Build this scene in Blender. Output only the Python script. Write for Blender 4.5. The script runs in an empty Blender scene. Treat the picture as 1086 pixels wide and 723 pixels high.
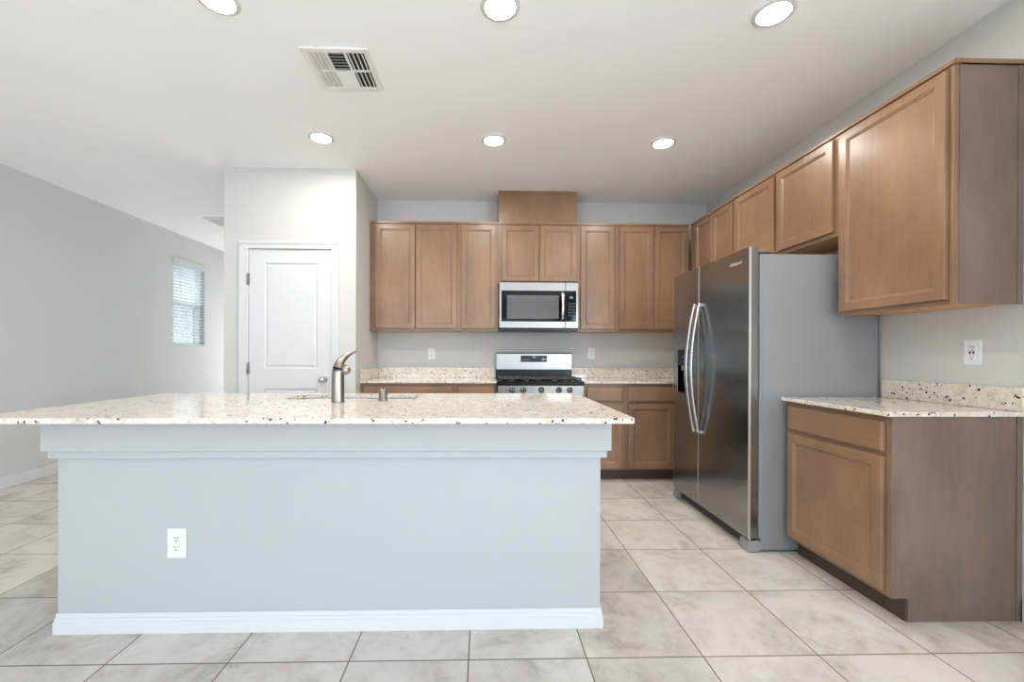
import bpy, bmesh, math, random
from mathutils import Matrix, Vector

scene = bpy.context.scene
col = scene.collection
random.seed(7)

# ------------------------------------------------------------------ camera
CAM_H = 1.1757
F_PX, PX, PY = 454.17, 523.49, 376.77
yaw, pitch, roll = 0.02376, -0.00239, 0.0035
fwd = Vector((math.sin(yaw) * math.cos(pitch), math.cos(yaw) * math.cos(pitch), math.sin(pitch)))
rgt = Vector((math.cos(yaw), -math.sin(yaw), 0))
upv = rgt.cross(fwd)
r2 = math.cos(roll) * rgt + math.sin(roll) * upv
u2 = -math.sin(roll) * rgt + math.cos(roll) * upv
cam_data = bpy.data.cameras.new('camera')
cam = bpy.data.objects.new('camera', cam_data)
col.objects.link(cam)
M = Matrix((r2, u2, -fwd)).transposed().to_4x4()
M.translation = Vector((0, 0, CAM_H))
cam.matrix_world = M
cam_data.sensor_fit = 'HORIZONTAL'
cam_data.sensor_width = 36.0
cam_data.lens = F_PX / 1086 * 36.0
cam_data.shift_x = (543 - PX) / 1086
cam_data.shift_y = (PY - 361.5) / 1086
cam_data.clip_start = 0.05
scene.camera = cam

# ------------------------------------------------------------------ light and exposure
scene.view_settings.view_transform = 'Standard'
scene.view_settings.look = 'None'
scene.view_settings.gamma = 1.0
scene.view_settings.use_curve_mapping = False
scene.view_settings.exposure = 0.1
scene.cycles.use_denoising = True
scene.cycles.max_bounces = 10
scene.cycles.diffuse_bounces = 6
scene.cycles.sample_clamp_indirect = 8.0

LENS_STRENGTH = 226.0
LENS_COLOR = (1.0, 0.945, 0.87)
world = bpy.data.worlds.new('daylight_sky')
scene.world = world
world.use_nodes = True
bgn = world.node_tree.nodes['Background']
bgn.inputs['Color'].default_value = (0.72, 0.87, 1.0, 1)
bgn.inputs['Strength'].default_value = 2.2


def area_light(name, loc, target, sx, sy, power, color):
    l = bpy.data.lights.new(name, 'AREA')
    l.shape = 'RECTANGLE'
    l.size, l.size_y = sx, sy
    l.energy = power
    l.color = color
    o = bpy.data.objects.new(name, l)
    col.objects.link(o)
    o.location = loc
    d = Vector(target) - Vector(loc)
    o.rotation_euler = d.to_track_quat('-Z', 'Y').to_euler()
    return o


sun_data = bpy.data.lights.new('sun', 'SUN')
sun_data.energy = 4.0
sun_data.angle = 0.01
sun_data.color = (1.0, 0.96, 0.9)
sun = bpy.data.objects.new('sun', sun_data)
col.objects.link(sun)
sun.rotation_euler = Vector((0.34, 0.03, -0.94)).to_track_quat('-Z', 'Y').to_euler()
# added fill lights standing in for daylight at guessed openings out of view
area_light('rear_left_fill', (-1.9, -4.35, 1.2), (-1.9, 0, 5.2), 3.6, 2.3, 105, (0.68, 0.84, 1.0))
area_light('rear_right_fill', (1.25, -4.35, 1.5), (1.25, 0, 3.2), 1.5, 1.5, 20, (0.68, 0.85, 1.0))
area_light('right_wall_fill', (2.52, -2.0, 1.55), (-1.5, -1.0, 2.6), 2.2, 1.4, 165, (0.76, 0.88, 1.0))  # added to brighten the left wall; its window is a guess
area_light('hall_end_fill', (-3.2, 7.72, 1.25), (-3.3, 0, 2.6), 1.5, 2.0, 33, (0.85, 0.93, 1.0))  # added to lift the left wall and hall, from an invented window


# ------------------------------------------------------------------ materials
def lin(c):
    o = []
    for v in c:
        v = v / 255.0
        o.append(v / 12.92 if v <= 0.04045 else ((v + 0.055) / 1.055) ** 2.4)
    return (o[0], o[1], o[2], 1.0)


def mat(name, rgb, rough=0.5, metal=0.0, spec=0.5, coat=0.0, emit=None, strength=0.0):
    m = bpy.data.materials.new(name)
    m.use_nodes = True
    b = m.node_tree.nodes['Principled BSDF']
    b.inputs['Base Color'].default_value = lin(rgb)
    b.inputs['Roughness'].default_value = rough
    b.inputs['Metallic'].default_value = metal
    b.inputs['Specular IOR Level'].default_value = spec
    b.inputs['Coat Weight'].default_value = coat
    b.inputs['Coat Roughness'].default_value = 0.15
    if emit:
        b.inputs['Emission Color'].default_value = (*emit, 1)
        b.inputs['Emission Strength'].default_value = strength
    return m


class NT:
    def __init__(s, m):
        s.t = m.node_tree
        s.b = s.t.nodes['Principled BSDF']

    def n(s, typ, **k):
        nd = s.t.nodes.new(typ)
        for a, v in k.items():
            setattr(nd, a, v)
        return nd

    def l(s, a, b):
        s.t.links.new(a, b)

    def put(s, sock, v):
        if isinstance(v, bpy.types.NodeSocket):
            s.l(v, sock)
        else:
            sock.default_value = v

    def math(s, op, a, b=0.0, c=0.0):
        nd = s.n('ShaderNodeMath', operation=op)
        s.put(nd.inputs[0], a)
        s.put(nd.inputs[1], b)
        s.put(nd.inputs[2], c)
        return nd.outputs[0]

    def coords(s, scale=(1, 1, 1)):
        tc = s.n('ShaderNodeTexCoord')
        mp = s.n('ShaderNodeMapping')
        mp.inputs['Scale'].default_value = scale
        s.l(tc.outputs['Object'], mp.inputs['Vector'])
        return mp.outputs[0]

    def noise(s, vec, scale, detail=3, rough=0.5, dist=0.0):
        nd = s.n('ShaderNodeTexNoise')
        s.l(vec, nd.inputs['Vector'])
        nd.inputs['Scale'].default_value = scale
        nd.inputs['Detail'].default_value = detail
        nd.inputs['Roughness'].default_value = rough
        nd.inputs['Distortion'].default_value = dist
        return nd.outputs[0]

    def ramp(s, fac, stops):
        nd = s.n('ShaderNodeValToRGB')
        s.put(nd.inputs[0], fac)
        el = nd.color_ramp.elements
        while len(el) < len(stops):
            el.new(0.5)
        for e, (p, c) in zip(el, stops):
            e.position = p
            e.color = c if len(c) == 4 else lin(c)
        return nd.outputs[0]

    def mix(s, fac, a, b, blend='MIX'):
        nd = s.n('ShaderNodeMix', data_type='RGBA', blend_type=blend)
        s.put(nd.inputs[0], fac)
        s.put(nd.inputs[6], a)
        s.put(nd.inputs[7], b)
        return nd.outputs[2]

    def bump(s, h, strength, dist):
        nd = s.n('ShaderNodeBump')
        nd.inputs['Strength'].default_value = strength
        nd.inputs['Distance'].default_value = dist
        s.l(h, nd.inputs['Height'])
        s.l(nd.outputs[0], s.b.inputs['Normal'])


def paint(name, rgb, rough=0.85, tex=0.06):
    m = mat(name, rgb, rough, spec=0.12)
    t = NT(m)
    v = t.coords()
    t.bump(t.noise(v, 90, 3), tex, 0.004)
    return m


def wood(name, dark, light, rough=0.38, horiz=False):
    m = mat(name, light, rough, spec=0.5)
    t = NT(m)
    v = t.coords((5, 5, 0.5) if not horiz else (0.6, 0.6, 5))
    g = t.noise(v, 9, 5, 0.6, 0.3)
    v2 = t.coords((1, 1, 0.55))
    bl = t.noise(v2, 3.2, 3, 0.55, 0.2)
    f = t.math('ADD', t.math('MULTIPLY', g, 0.25), t.math('MULTIPLY', bl, 0.75))
    c = t.ramp(f, [(0.33, dark), (0.67, light)])
    t.l(c, t.b.inputs['Base Color'])
    v3 = t.coords((40, 40, 1.6))
    t.bump(t.noise(v3, 6, 4), 0.04, 0.002)
    return m


def granite(name):
    m = mat(name, (225, 214, 200), 0.07, spec=0.5)
    t = NT(m)
    v = t.coords()
    n1 = t.noise(v, 26, 5, 0.65, 0.6)
    base = t.ramp(n1, [(0.30, (198, 183, 165)), (0.45, (218, 206, 191)), (0.60, (229, 220, 209)), (0.8, (214, 197, 176))])
    n2 = t.noise(v, 70, 3, 0.6, 0.4)
    base = t.mix(t.ramp(n2, [(0.58, (0, 0, 0)), (0.72, (255, 255, 255))]), base, lin((176, 160, 144)))
    vo = t.n('ShaderNodeTexVoronoi')
    vo.inputs['Scale'].default_value = 78
    w = t.n('ShaderNodeMixRGB', blend_type='ADD')
    w.inputs[0].default_value = 0.02
    t.l(v, w.inputs[1])
    nz = t.n('ShaderNodeTexNoise')
    nz.inputs['Scale'].default_value = 60
    t.l(v, nz.inputs['Vector'])
    t.l(nz.outputs['Color'], w.inputs[2])
    t.l(w.outputs[0], vo.inputs['Vector'])
    sx = t.n('ShaderNodeSeparateColor')
    t.l(vo.outputs['Color'], sx.inputs[0])
    size = t.math('MULTIPLY', sx.outputs[1], 0.5)
    blob = t.math('LESS_THAN', vo.outputs['Distance'], t.math('ADD', size, 0.08))
    pick = t.math('LESS_THAN', sx.outputs[0], 0.23)
    clus = t.math('GREATER_THAN', t.noise(v, 7, 2), 0.45)
    spk = t.math('MULTIPLY', t.math('MULTIPLY', blob, pick), clus)
    dk = t.ramp(sx.outputs[2], [(0.0, (38, 34, 34)), (0.6, (62, 52, 48)), (1.0, (128, 112, 100))])
    c = t.mix(spk, base, dk)
    t.l(c, t.b.inputs['Base Color'])
    return m


def tile_floor(name, T, x0, y0):
    m = mat(name, (210, 200, 190), 0.3, spec=0.4)
    t = NT(m)
    tc = t.n('ShaderNodeTexCoord')
    sp = t.n('ShaderNodeSeparateXYZ')
    t.l(tc.outputs['Object'], sp.inputs[0])
    u = t.math('DIVIDE', t.math('SUBTRACT', sp.outputs[0], x0), T)
    v = t.math('DIVIDE', t.math('SUBTRACT', sp.outputs[1], y0), T)
    du = t.math('ABSOLUTE', t.math('SUBTRACT', t.math('FRACT', u), 0.5))
    dv = t.math('ABSOLUTE', t.math('SUBTRACT', t.math('FRACT', v), 0.5))
    g = 0.006
    mk = t.math('GREATER_THAN', t.math('MAXIMUM', du, dv), 0.5 - g)
    cid = t.n('ShaderNodeCombineXYZ')
    t.l(t.math('FLOOR', u), cid.inputs[0])
    t.l(t.math('FLOOR', v), cid.inputs[1])
    wn = t.n('ShaderNodeTexWhiteNoise', noise_dimensions='3D')
    t.l(cid.outputs[0], wn.inputs['Vector'])
    off = t.n('ShaderNodeVectorMath', operation='MULTIPLY_ADD')
    t.l(wn.outputs['Color'], off.inputs[0])
    off.inputs[1].default_value = (13, 17, 9)
    t.l(tc.outputs['Object'], off.inputs[2])
    n1 = t.noise(off.outputs[0], 3.2, 6, 0.62, 0.9)
    n2 = t.noise(off.outputs[0], 9, 5, 0.65, 1.4)
    f = t.math('ADD', t.math('MULTIPLY', n1, 0.7), t.math('MULTIPLY', n2, 0.3))
    c = t.ramp(f, [(0.34, (166, 155, 145)), (0.45, (197, 188, 178)), (0.55, (210, 203, 194)), (0.72, (217, 210, 202))])
    tone = t.math('ADD', t.math('MULTIPLY', wn.outputs['Value'], 0.08), 0.95)
    tn = t.n('ShaderNodeVectorMath', operation='SCALE')
    t.l(c, tn.inputs[0])
    t.l(tone, tn.inputs['Scale'])
    c2 = t.mix(mk, tn.outputs[0], lin((118, 103, 90)))
    t.l(c2, t.b.inputs['Base Color'])
    rr = t.math('ADD', t.math('MULTIPLY', mk, 0.5), 0.3)
    t.l(rr, t.b.inputs['Roughness'])
    t.bump(t.math('SUBTRACT', 1.0, mk), 0.4, 0.002)
    return m


def brushed(name, rgb, rough, axis='z', metal=1.0):
    m = mat(name, rgb, rough, metal)
    t = NT(m)
    sc = {'z': (260, 260, 2), 'x': (2, 260, 260), 'h': (3, 3, 300)}[axis]
    v = t.coords(sc)
    n = t.noise(v, 1.0, 2)
    t.l(t.math('ADD', t.math('MULTIPLY', n, 0.12), rough - 0.06), t.b.inputs['Roughness'])
    return m


def pane(name):
    m = bpy.data.materials.new(name)
    m.use_nodes = True
    nt = m.node_tree
    nt.nodes.clear()
    out = nt.nodes.new('ShaderNodeOutputMaterial')
    mx = nt.nodes.new('ShaderNodeMixShader')
    tr = nt.nodes.new('ShaderNodeBsdfTransparent')
    gl = nt.nodes.new('ShaderNodeBsdfGlossy')
    gl.inputs['Roughness'].default_value = 0.02
    tr.inputs['Color'].default_value = (0.93, 0.97, 0.98, 1)
    mx.inputs[0].default_value = 0.08
    nt.links.new(tr.outputs[0], mx.inputs[1])
    nt.links.new(gl.outputs[0], mx.inputs[2])
    nt.links.new(mx.outputs[0], out.inputs[0])
    return m


def blind_mat():
    m = mat('white_blind', (238, 240, 240), 0.45)
    nt = m.node_tree
    tl = nt.nodes.new('ShaderNodeBsdfTranslucent')
    tl.inputs['Color'].default_value = (0.9, 0.93, 0.94, 1)
    mx = nt.nodes.new('ShaderNodeMixShader')
    mx.inputs[0].default_value = 0.5
    nt.links.new(nt.nodes['Principled BSDF'].outputs[0], mx.inputs[1])
    nt.links.new(tl.outputs[0], mx.inputs[2])
    nt.links.new(mx.outputs[0], nt.nodes['Material Output'].inputs[0])
    return m


T_TILE, TX0, TY0 = 0.4572, -0.0531, 1.6472
MAT = dict(
    wall=paint('wall_paint', (203, 201, 197)),
    ceiling=paint('ceiling_paint', (246, 245, 244), 0.8, 0.04),
    trim=mat('white_trim_paint', (211, 211, 210), 0.5, spec=0.3),
    doorpaint=mat('white_door_paint', (212, 212, 212), 0.5, spec=0.3),
    island=paint('island_paint', (180, 180, 180), 0.5, 0.02),
    wood=wood('stained_maple', (124, 94, 71), (152, 119, 92), 0.3),
    woodh=wood('stained_maple_drawer', (124, 94, 71), (152, 119, 92), 0.3, horiz=True),
    woodend=wood('stained_end_panel', (108, 88, 76), (132, 110, 97), 0.42),
    toe=mat('dark_toe_kick', (78, 62, 54), 0.6),
    maple=wood('unstained_maple', (196, 146, 98), (214, 166, 116), 0.5),
    granite=granite('speckled_granite'),
    floor=tile_floor('ceramic_tile', T_TILE, TX0, TY0),
    steel=brushed('brushed_steel', (155, 152, 148), 0.3, 'x'),
    nickel=brushed('brushed_nickel', (158, 150, 141), 0.3, 'h'),
    chrome=mat('chrome', (215, 215, 217), 0.08, 1.0),
    basin=mat('steel_basin', (205, 207, 208), 0.25, 1.0),
    fdoor=brushed('dark_stainless', (158, 157, 157), 0.22, 'z'),
    fbody=mat('grey_appliance_paint', (140, 142, 144), 0.38, 0.0, 0.5),
    fedge=mat('bright_steel_edge', (222, 218, 212), 0.35, 0.9),  # brighter than the doors: highlight put into their edge strips
    handle=brushed('satin_steel', (214, 214, 214), 0.25, 'z'),
    black=mat('black_enamel', (10, 10, 11), 0.25, spec=0.3),
    blackglass=mat('black_glass', (9, 9, 10), 0.06, spec=0.2),
    mwglass=mat('grey_oven_glass', (92, 93, 94), 0.08),
    iron=mat('cast_iron', (52, 50, 49), 0.45),
    plastic=mat('white_plastic', (226, 226, 226), 0.35),
    slot=mat('dark_slot', (42, 42, 44), 0.6),
    darkgrey=mat('dark_grey_plastic', (58, 58, 60), 0.45),
    duct=mat('dark_duct', (40, 42, 44), 0.8),
    vent=mat('vent_enamel', (228, 226, 222), 0.4),
    blind=blind_mat(),
    lens=mat('light_lens', (255, 250, 240), 0.5, emit=LENS_COLOR, strength=LENS_STRENGTH),
    led=mat('display_glow', (20, 40, 60), 0.4, emit=(0.3, 0.5, 0.75), strength=0.5),
    logo=mat('logo_silver', (225, 222, 220), 0.3, 0.5),
    glass=pane('window_glass'),
    blockwall=paint('block_wall_paint', (150, 146, 142), 0.9, 0.3),
    ground=paint('desert_ground', (176, 160, 140), 0.9, 0.3),
)


# ------------------------------------------------------------------ mesh helpers
def box(bm, x0, x1, y0, y1, z0, z1, bev=0.0, seg=2):
    x0, x1 = min(x0, x1), max(x0, x1)
    y0, y1 = min(y0, y1), max(y0, y1)
    z0, z1 = min(z0, z1), max(z0, z1)
    vs = [bm.verts.new(p) for p in ((x0, y0, z0), (x1, y0, z0), (x1, y1, z0), (x0, y1, z0),
                                    (x0, y0, z1), (x1, y0, z1), (x1, y1, z1), (x0, y1, z1))]
    fs = [bm.faces.new([vs[i] for i in q]) for q in ((3, 2, 1, 0), (4, 5, 6, 7), (0, 1, 5, 4), (1, 2, 6, 5), (2, 3, 7, 6), (3, 0, 4, 7))]
    if bev > 0:
        es = list({e for f in fs for e in f.edges})
        bmesh.ops.bevel(bm, geom=es, offset=bev, segments=seg, affect='EDGES', profile=0.5)
    return bm


def B(*a, **k):
    return box(bmesh.new(), *a, **k)


def panel(bm, x0, x1, z0, z1, yf, yb, prof):
    """rectangular door: concentric loops (inset, depth behind the front plane yf); back plane at yb"""
    loops = [[bm.verts.new(p) for p in ((x0, yb, z0), (x1, yb, z0), (x1, yb, z1), (x0, yb, z1))]]
    bm.faces.new(loops[0][::-1])
    for ins, d in prof:
        loops.append([bm.verts.new(p) for p in ((x0 + ins, yf + d, z0 + ins), (x1 - ins, yf + d, z0 + ins),
                                                (x1 - ins, yf + d, z1 - ins), (x0 + ins, yf + d, z1 - ins))])
    for a, b in zip(loops[:-1], loops[1:]):
        for i in range(4):
            j = (i + 1) % 4
            bm.faces.new((a[i], a[j], b[j], b[i]))
    bm.faces.new(loops[-1])
    bmesh.ops.recalc_face_normals(bm, faces=bm.faces)
    return bm


CAB_DOOR = [(0.0, 0.003), (0.003, 0.0), (0.046, 0.0), (0.0485, 0.004), (0.054, 0.0045), (0.058, 0.0095), (0.062, 0.0105)]
DRAWER = [(0.0, 0.005), (0.002, 0.002), (0.009, 0.0)]


def lathe(bm, prof, center, axis='z', n=28, cap=True):
    """prof: (radius, height along axis)"""
    rings = []
    for r, h in prof:
        ring = []
        for i in range(n):
            a = 2 * math.pi * i / n
            c, s = r * math.cos(a), r * math.sin(a)
            p = {'z': (c, s, h), 'y': (c, h, s), 'x': (h, c, s)}[axis]
            ring.append(bm.verts.new((p[0] + center[0], p[1] + center[1], p[2] + center[2])))
        rings.append(ring)
    for a, b in zip(rings[:-1], rings[1:]):
        for i in range(n):
            j = (i + 1) % n
            f = bm.faces.new((a[i], a[j], b[j], b[i]))
            f.smooth = True
    if cap:
        bm.faces.new(rings[0])
        bm.faces.new(rings[-1])
    bmesh.ops.recalc_face_normals(bm, faces=bm.faces)
    return bm


def tube(bm, pts, radii, side=None, n=14):
    """sweep an ellipse (rw along `side`, rt across) along pts"""
    pts = [Vector(p) for p in pts]
    rings = []
    for i, p in enumerate(pts):
        t = (pts[min(i + 1, len(pts) - 1)] - pts[max(i - 1, 0)]).normalized()
        s = Vector(side) if side is not None else Vector((0, 1, 0))
        s = (s - t * s.dot(t)).normalized()
        q = t.cross(s)
        rw, rt = radii[i] if isinstance(radii[i], tuple) else (radii[i], radii[i])
        rings.append([bm.verts.new(p + s * (rw * math.cos(2 * math.pi * k / n)) + q * (rt * math.sin(2 * math.pi * k / n))) for k in range(n)])
    for a, b in zip(rings[:-1], rings[1:]):
        for i in range(n):
            j = (i + 1) % n
            f = bm.faces.new((a[i], a[j], b[j], b[i]))
            f.smooth = True
    bm.faces.new(rings[0])
    bm.faces.new(rings[-1])
    bmesh.ops.recalc_face_normals(bm, faces=bm.faces)
    return bm


def prism(bm, pts, d0, d1, axis='x'):
    """extrude a polygon; axis x: pts are (y,z); axis y: pts are (x,z); axis z: pts are (x,y)"""
    def v(p, d):
        return {'x': (d, p[0], p[1]), 'y': (p[0], d, p[1]), 'z': (p[0], p[1], d)}[axis]
    a = [bm.verts.new(v(p, d0)) for p in pts]
    b = [bm.verts.new(v(p, d1)) for p in pts]
    n = len(pts)
    bm.faces.new(a)
    bm.faces.new(b[::-1])
    for i in range(n):
        j = (i + 1) % n
        bm.faces.new((a[i], b[i], b[j], a[j]))
    bmesh.ops.recalc_face_normals(bm, faces=bm.faces)
    return bm


def rrect(x0, x1, y0, y1, r, n=6):
    p = []
    for cx, cy, a0 in ((x1 - r, y1 - r, 0), (x0 + r, y1 - r, 90), (x0 + r, y0 + r, 180), (x1 - r, y0 + r, 270)):
        for i in range(n + 1):
            a = math.radians(a0 + 90 * i / n)
            p.append((cx + r * math.cos(a), cy + r * math.sin(a)))
    return p


ORIGIN = {}


def thing(name, label, cat, loc, group=None):
    o = bpy.data.objects.new(name, None)
    o.empty_display_size = 0.1
    o.location = loc
    col.objects.link(o)
    if label:
        o['label'] = label
        o['category'] = cat
    if group:
        o['group'] = group
    ORIGIN[o.name] = Vector(loc)
    return o


def part(name, bm, m, parent=None, frame=None, label=None):
    """mesh given in world coordinates (or in `frame`)"""
    if frame is not None:
        bm.transform(frame)
    org = ORIGIN[parent.name] if parent is not None else Vector((0, 0, 0))
    if parent is not None:
        bm.transform(Matrix.Translation(-org))
    me = bpy.data.meshes.new(name)
    bm.to_mesh(me)
    bm.free()
    me.materials.append(m if not isinstance(m, str) else MAT[m])
    o = bpy.data.objects.new(name, me)
    col.objects.link(o)
    if parent is not None:
        o.parent = parent
    ORIGIN[o.name] = org
    if label:
        o['label'] = label
    return o


def single(name, bm, m, label, cat, loc, group=None):
    """a thing that is one mesh, with its origin at its base"""
    bm.transform(Matrix.Translation(-Vector(loc)))
    o = part(name, bm, m)
    o.location = loc
    ORIGIN[o.name] = Vector(loc)
    o['label'] = label
    o['category'] = cat
    if group:
        o['group'] = group
    return o


def struct(name, bm, m):
    o = part(name, bm, m)
    o['kind'] = 'structure'
    return o


def frameY(x, y, z=0.0):                       # faces -Y
    return Matrix.Translation((x, y, z))


def frameX(x, y, z=0.0):                       # faces -X, local x runs along -Y
    return Matrix.Translation((x, y, z)) @ Matrix.Rotation(-math.pi / 2, 4, 'Z')


# ------------------------------------------------------------------ room shell
CEIL, BW, RW, LW = 2.80, 4.565, 2.392, -4.15
REAR, FAR = -4.2, 7.6
PWX0, PWX1, PWY = -2.27, -1.125, 3.80
struct('floor', B(LW - 0.12, RW + 0.12, REAR - 0.12, FAR + 0.12, -0.1, 0.0), 'floor')
struct('ceiling', B(LW - 0.12, RW + 0.12, REAR - 0.12, FAR + 0.12, CEIL, CEIL + 0.12), 'ceiling')
bm = bmesh.new()
box(bm, RW, RW + 0.12, -0.8, BW, 0, CEIL)
box(bm, RW, RW + 0.12, REAR, -3.2, 0, CEIL)
box(bm, RW, RW + 0.12, -3.2, -0.8, 0, 0.8)  # unseen opening here, added for the right wall fill light
box(bm, RW, RW + 0.12, -3.2, -0.8, 2.3, CEIL)
struct('wall_right', bm, 'wall')
struct('wall_back', B(PWX1, RW + 0.12, BW, BW + 0.12, 0, CEIL), 'wall')
bm = bmesh.new()
box(bm, LW, -3.95, FAR, FAR + 0.12, 0, CEIL)
box(bm, -2.45, PWX0 + 0.001, FAR, FAR + 0.12, 0, CEIL)
box(bm, -3.95, -2.45, FAR, FAR + 0.12, 0, 0.25)  # opening added out of view to let the hall fill light in
box(bm, -3.95, -2.45, FAR, FAR + 0.12, 2.25, CEIL)
struct('wall_far', bm, 'wall')
# left wall with the window opening
WY0, WY1, WZ0, WZ1 = 5.83, 6.47, 1.283, 2.457
bm = bmesh.new()
box(bm, LW - 0.12, LW, REAR, WY0, 0, CEIL)
box(bm, LW - 0.12, LW, WY1, FAR + 0.12, 0, CEIL)
box(bm, LW - 0.12, LW, WY0, WY1, 0, WZ0)
box(bm, LW - 0.12, LW, WY0, WY1, WZ1, CEIL)
struct('wall_left', bm, 'wall')
# pantry enclosure: front wall with door opening, two side walls
DX0, DX1, DZ = -2.062, -1.332, 2.098
bm = bmesh.new()
box(bm, PWX0, DX0, PWY, PWY + 0.12, 0, CEIL)
box(bm, DX1, PWX1, PWY, PWY + 0.12, 0, CEIL)
box(bm, DX0, DX1, PWY, PWY + 0.12, DZ, CEIL)
box(bm, PWX1 - 0.12, PWX1, PWY + 0.12, BW + 0.12, 0, CEIL)
box(bm, PWX0, PWX0 + 0.12, PWY + 0.12, FAR + 0.12, 0, CEIL)
box(bm, PWX0 + 0.12, PWX1 - 0.12, BW, BW + 0.12, 0, CEIL)
struct('wall_pantry', bm, 'wall')
# unseen wall behind the camera; patio and window openings guessed, added for daylight
bm = bmesh.new()
box(bm, LW, -3.7, REAR - 0.12, REAR, 0, CEIL)
box(bm, -3.7, -0.1, REAR - 0.12, REAR, 2.36, CEIL)
box(bm, -0.1, 0.5, REAR - 0.12, REAR, 0, CEIL)
box(bm, 0.5, 2.0, REAR - 0.12, REAR, 0, 0.75)
box(bm, 0.5, 2.0, REAR - 0.12, REAR, 2.25, CEIL)
box(bm, 2.0, RW, REAR - 0.12, REAR, 0, CEIL)
struct('wall_rear', bm, 'wall')
struct('wall_garden', B(-7.2, -7.0, -10, 20, -0.15, 2.3), 'blockwall')
struct('ground', B(-30, 30, -30, 40, -0.3, -0.15), 'ground')


def baseboard(name, runs):
    """runs: (x0,x1,y0,y1, facing) ; simple stepped profile"""
    bm = bmesh.new()
    for x0, x1, y0, y1 in runs:
        box(bm, x0, x1, y0, y1, 0.0, 0.1, 0.004, 1)
    return struct(name, bm, 'trim')


baseboard('baseboard_left', [(LW, LW + 0.016, REAR, FAR)])
baseboard('baseboard_pantry', [(PWX0, DX0 - 0.08, PWY - 0.016, PWY), (DX1 + 0.07, PWX1, PWY - 0.016, PWY)])
baseboard('baseboard_right', [(RW - 0.016, RW, REAR, 1.83)])

# window with frame, sashes and glass
w = thing('window_1', None, None, (LW, (WY0 + WY1) / 2, WZ0))
w['kind'] = 'structure'
xg = LW - 0.085
bm = bmesh.new()
for a in ((WY0, WY0 + 0.045, WZ0, WZ1), (WY1 - 0.045, WY1, WZ0, WZ1), (WY0, WY1, WZ0, WZ0 + 0.045), (WY0, WY1, WZ1 - 0.045, WZ1)):
    box(bm, xg - 0.03, xg + 0.03, *a)
part('window_frame', bm, 'trim', w)
zm = 1.87
part('meeting_rail', B(xg - 0.02, xg + 0.025, WY0 + 0.045, WY1 - 0.045, zm - 0.025, zm + 0.025), 'trim', w)
part('glass_pane', B(xg - 0.003, xg + 0.003, WY0 + 0.045, WY1 - 0.045, WZ0 + 0.045, WZ1 - 0.045), 'glass', w)
# venetian blind hanging in the window
bl = thing('window_blind', 'white horizontal slat blind hanging in the left wall window', 'blind', (LW, (WY0 + WY1) / 2, WZ0))
part('headrail', B(LW - 0.03, LW + 0.022, WY0 - 0.006, WY1 + 0.012, WZ1 - 0.065, WZ1 + 0.006, 0.004), 'blind', bl)
bm = bmesh.new()
ns = 25
for i in range(ns):
    z = WZ0 + 0.04 + (WZ1 - 0.085 - WZ0 - 0.04) * i / (ns - 1)
    tl = 0.012 if z > zm else 0.004
    hw = 0.0245
    prism(bm, [(LW - 0.022 - hw, z - tl), (LW - 0.022, z + 0.003), (LW - 0.022 + hw, z + tl), (LW - 0.022 + hw, z + tl + 0.0025), (LW - 0.022, z + 0.0055), (LW - 0.022 - hw, z - tl + 0.0025)], WY0 + 0.008, WY1 - 0.008, 'y')
part('slats', bm, 'blind', bl)
part('bottom_rail', B(LW - 0.046, LW + 0.002, WY0 + 0.008, WY1 - 0.008, WZ0 + 0.004, WZ0 + 0.022, 0.003), 'blind', bl)
part('tilt_wand', lathe(bmesh.new(), [(0.004, 1.97), (0.004, 2.39)], (LW + 0.012, WY0 + 0.13, 0), n=8), 'blind', bl)
bm = bmesh.new()
for y in (WY0 + 0.12, WY1 - 0.12):
    box(bm, LW + 0.003, LW + 0.0045, y - 0.003, y + 0.003, WZ0 + 0.02, WZ1 - 0.06)
part('ladder_cord', bm, 'blind', bl)

# pantry door
d = thing('door_1', None, None, ((DX0 + DX1) / 2, PWY, 0))
d['kind'] = 'structure'
bm = bmesh.new()
cw = 0.073


def casing_board(bm, x0, x1, z0, z1, horiz, flip):
    box(bm, x0, x1, PWY - 0.012, PWY - 0.0005, z0, z1, 0.002, 1)
    if horiz:
        box(bm, x0, x1, PWY - 0.019, PWY - 0.011, z1 - 0.03, z1, 0.003, 2)
    elif flip:
        box(bm, x1 - 0.03, x1, PWY - 0.019, PWY - 0.011, z0, z1, 0.003, 2)
    else:
        box(bm, x0, x0 + 0.03, PWY - 0.019, PWY - 0.011, z0, z1, 0.003, 2)


casing_board(bm, DX0 - cw, DX0 + 0.004, 0, DZ, False, False)
casing_board(bm, DX1 - 0.004, DX1 + cw - 0.012, 0, DZ, False, True)
casing_board(bm, DX0 - cw, DX1 + cw - 0.012, DZ - 0.004, DZ + 0.066, True, False)
part('casing', bm, 'trim', d)
bm = bmesh.new()
box(bm, DX0, DX0 + 0.004, PWY, PWY + 0.12, 0, DZ)
box(bm, DX1 - 0.004, DX1, PWY, PWY + 0.12, 0, DZ)
box(bm, DX0, DX1, PWY, PWY + 0.12, DZ - 0.004, DZ)
part('jamb', bm, 'trim', d)
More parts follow.
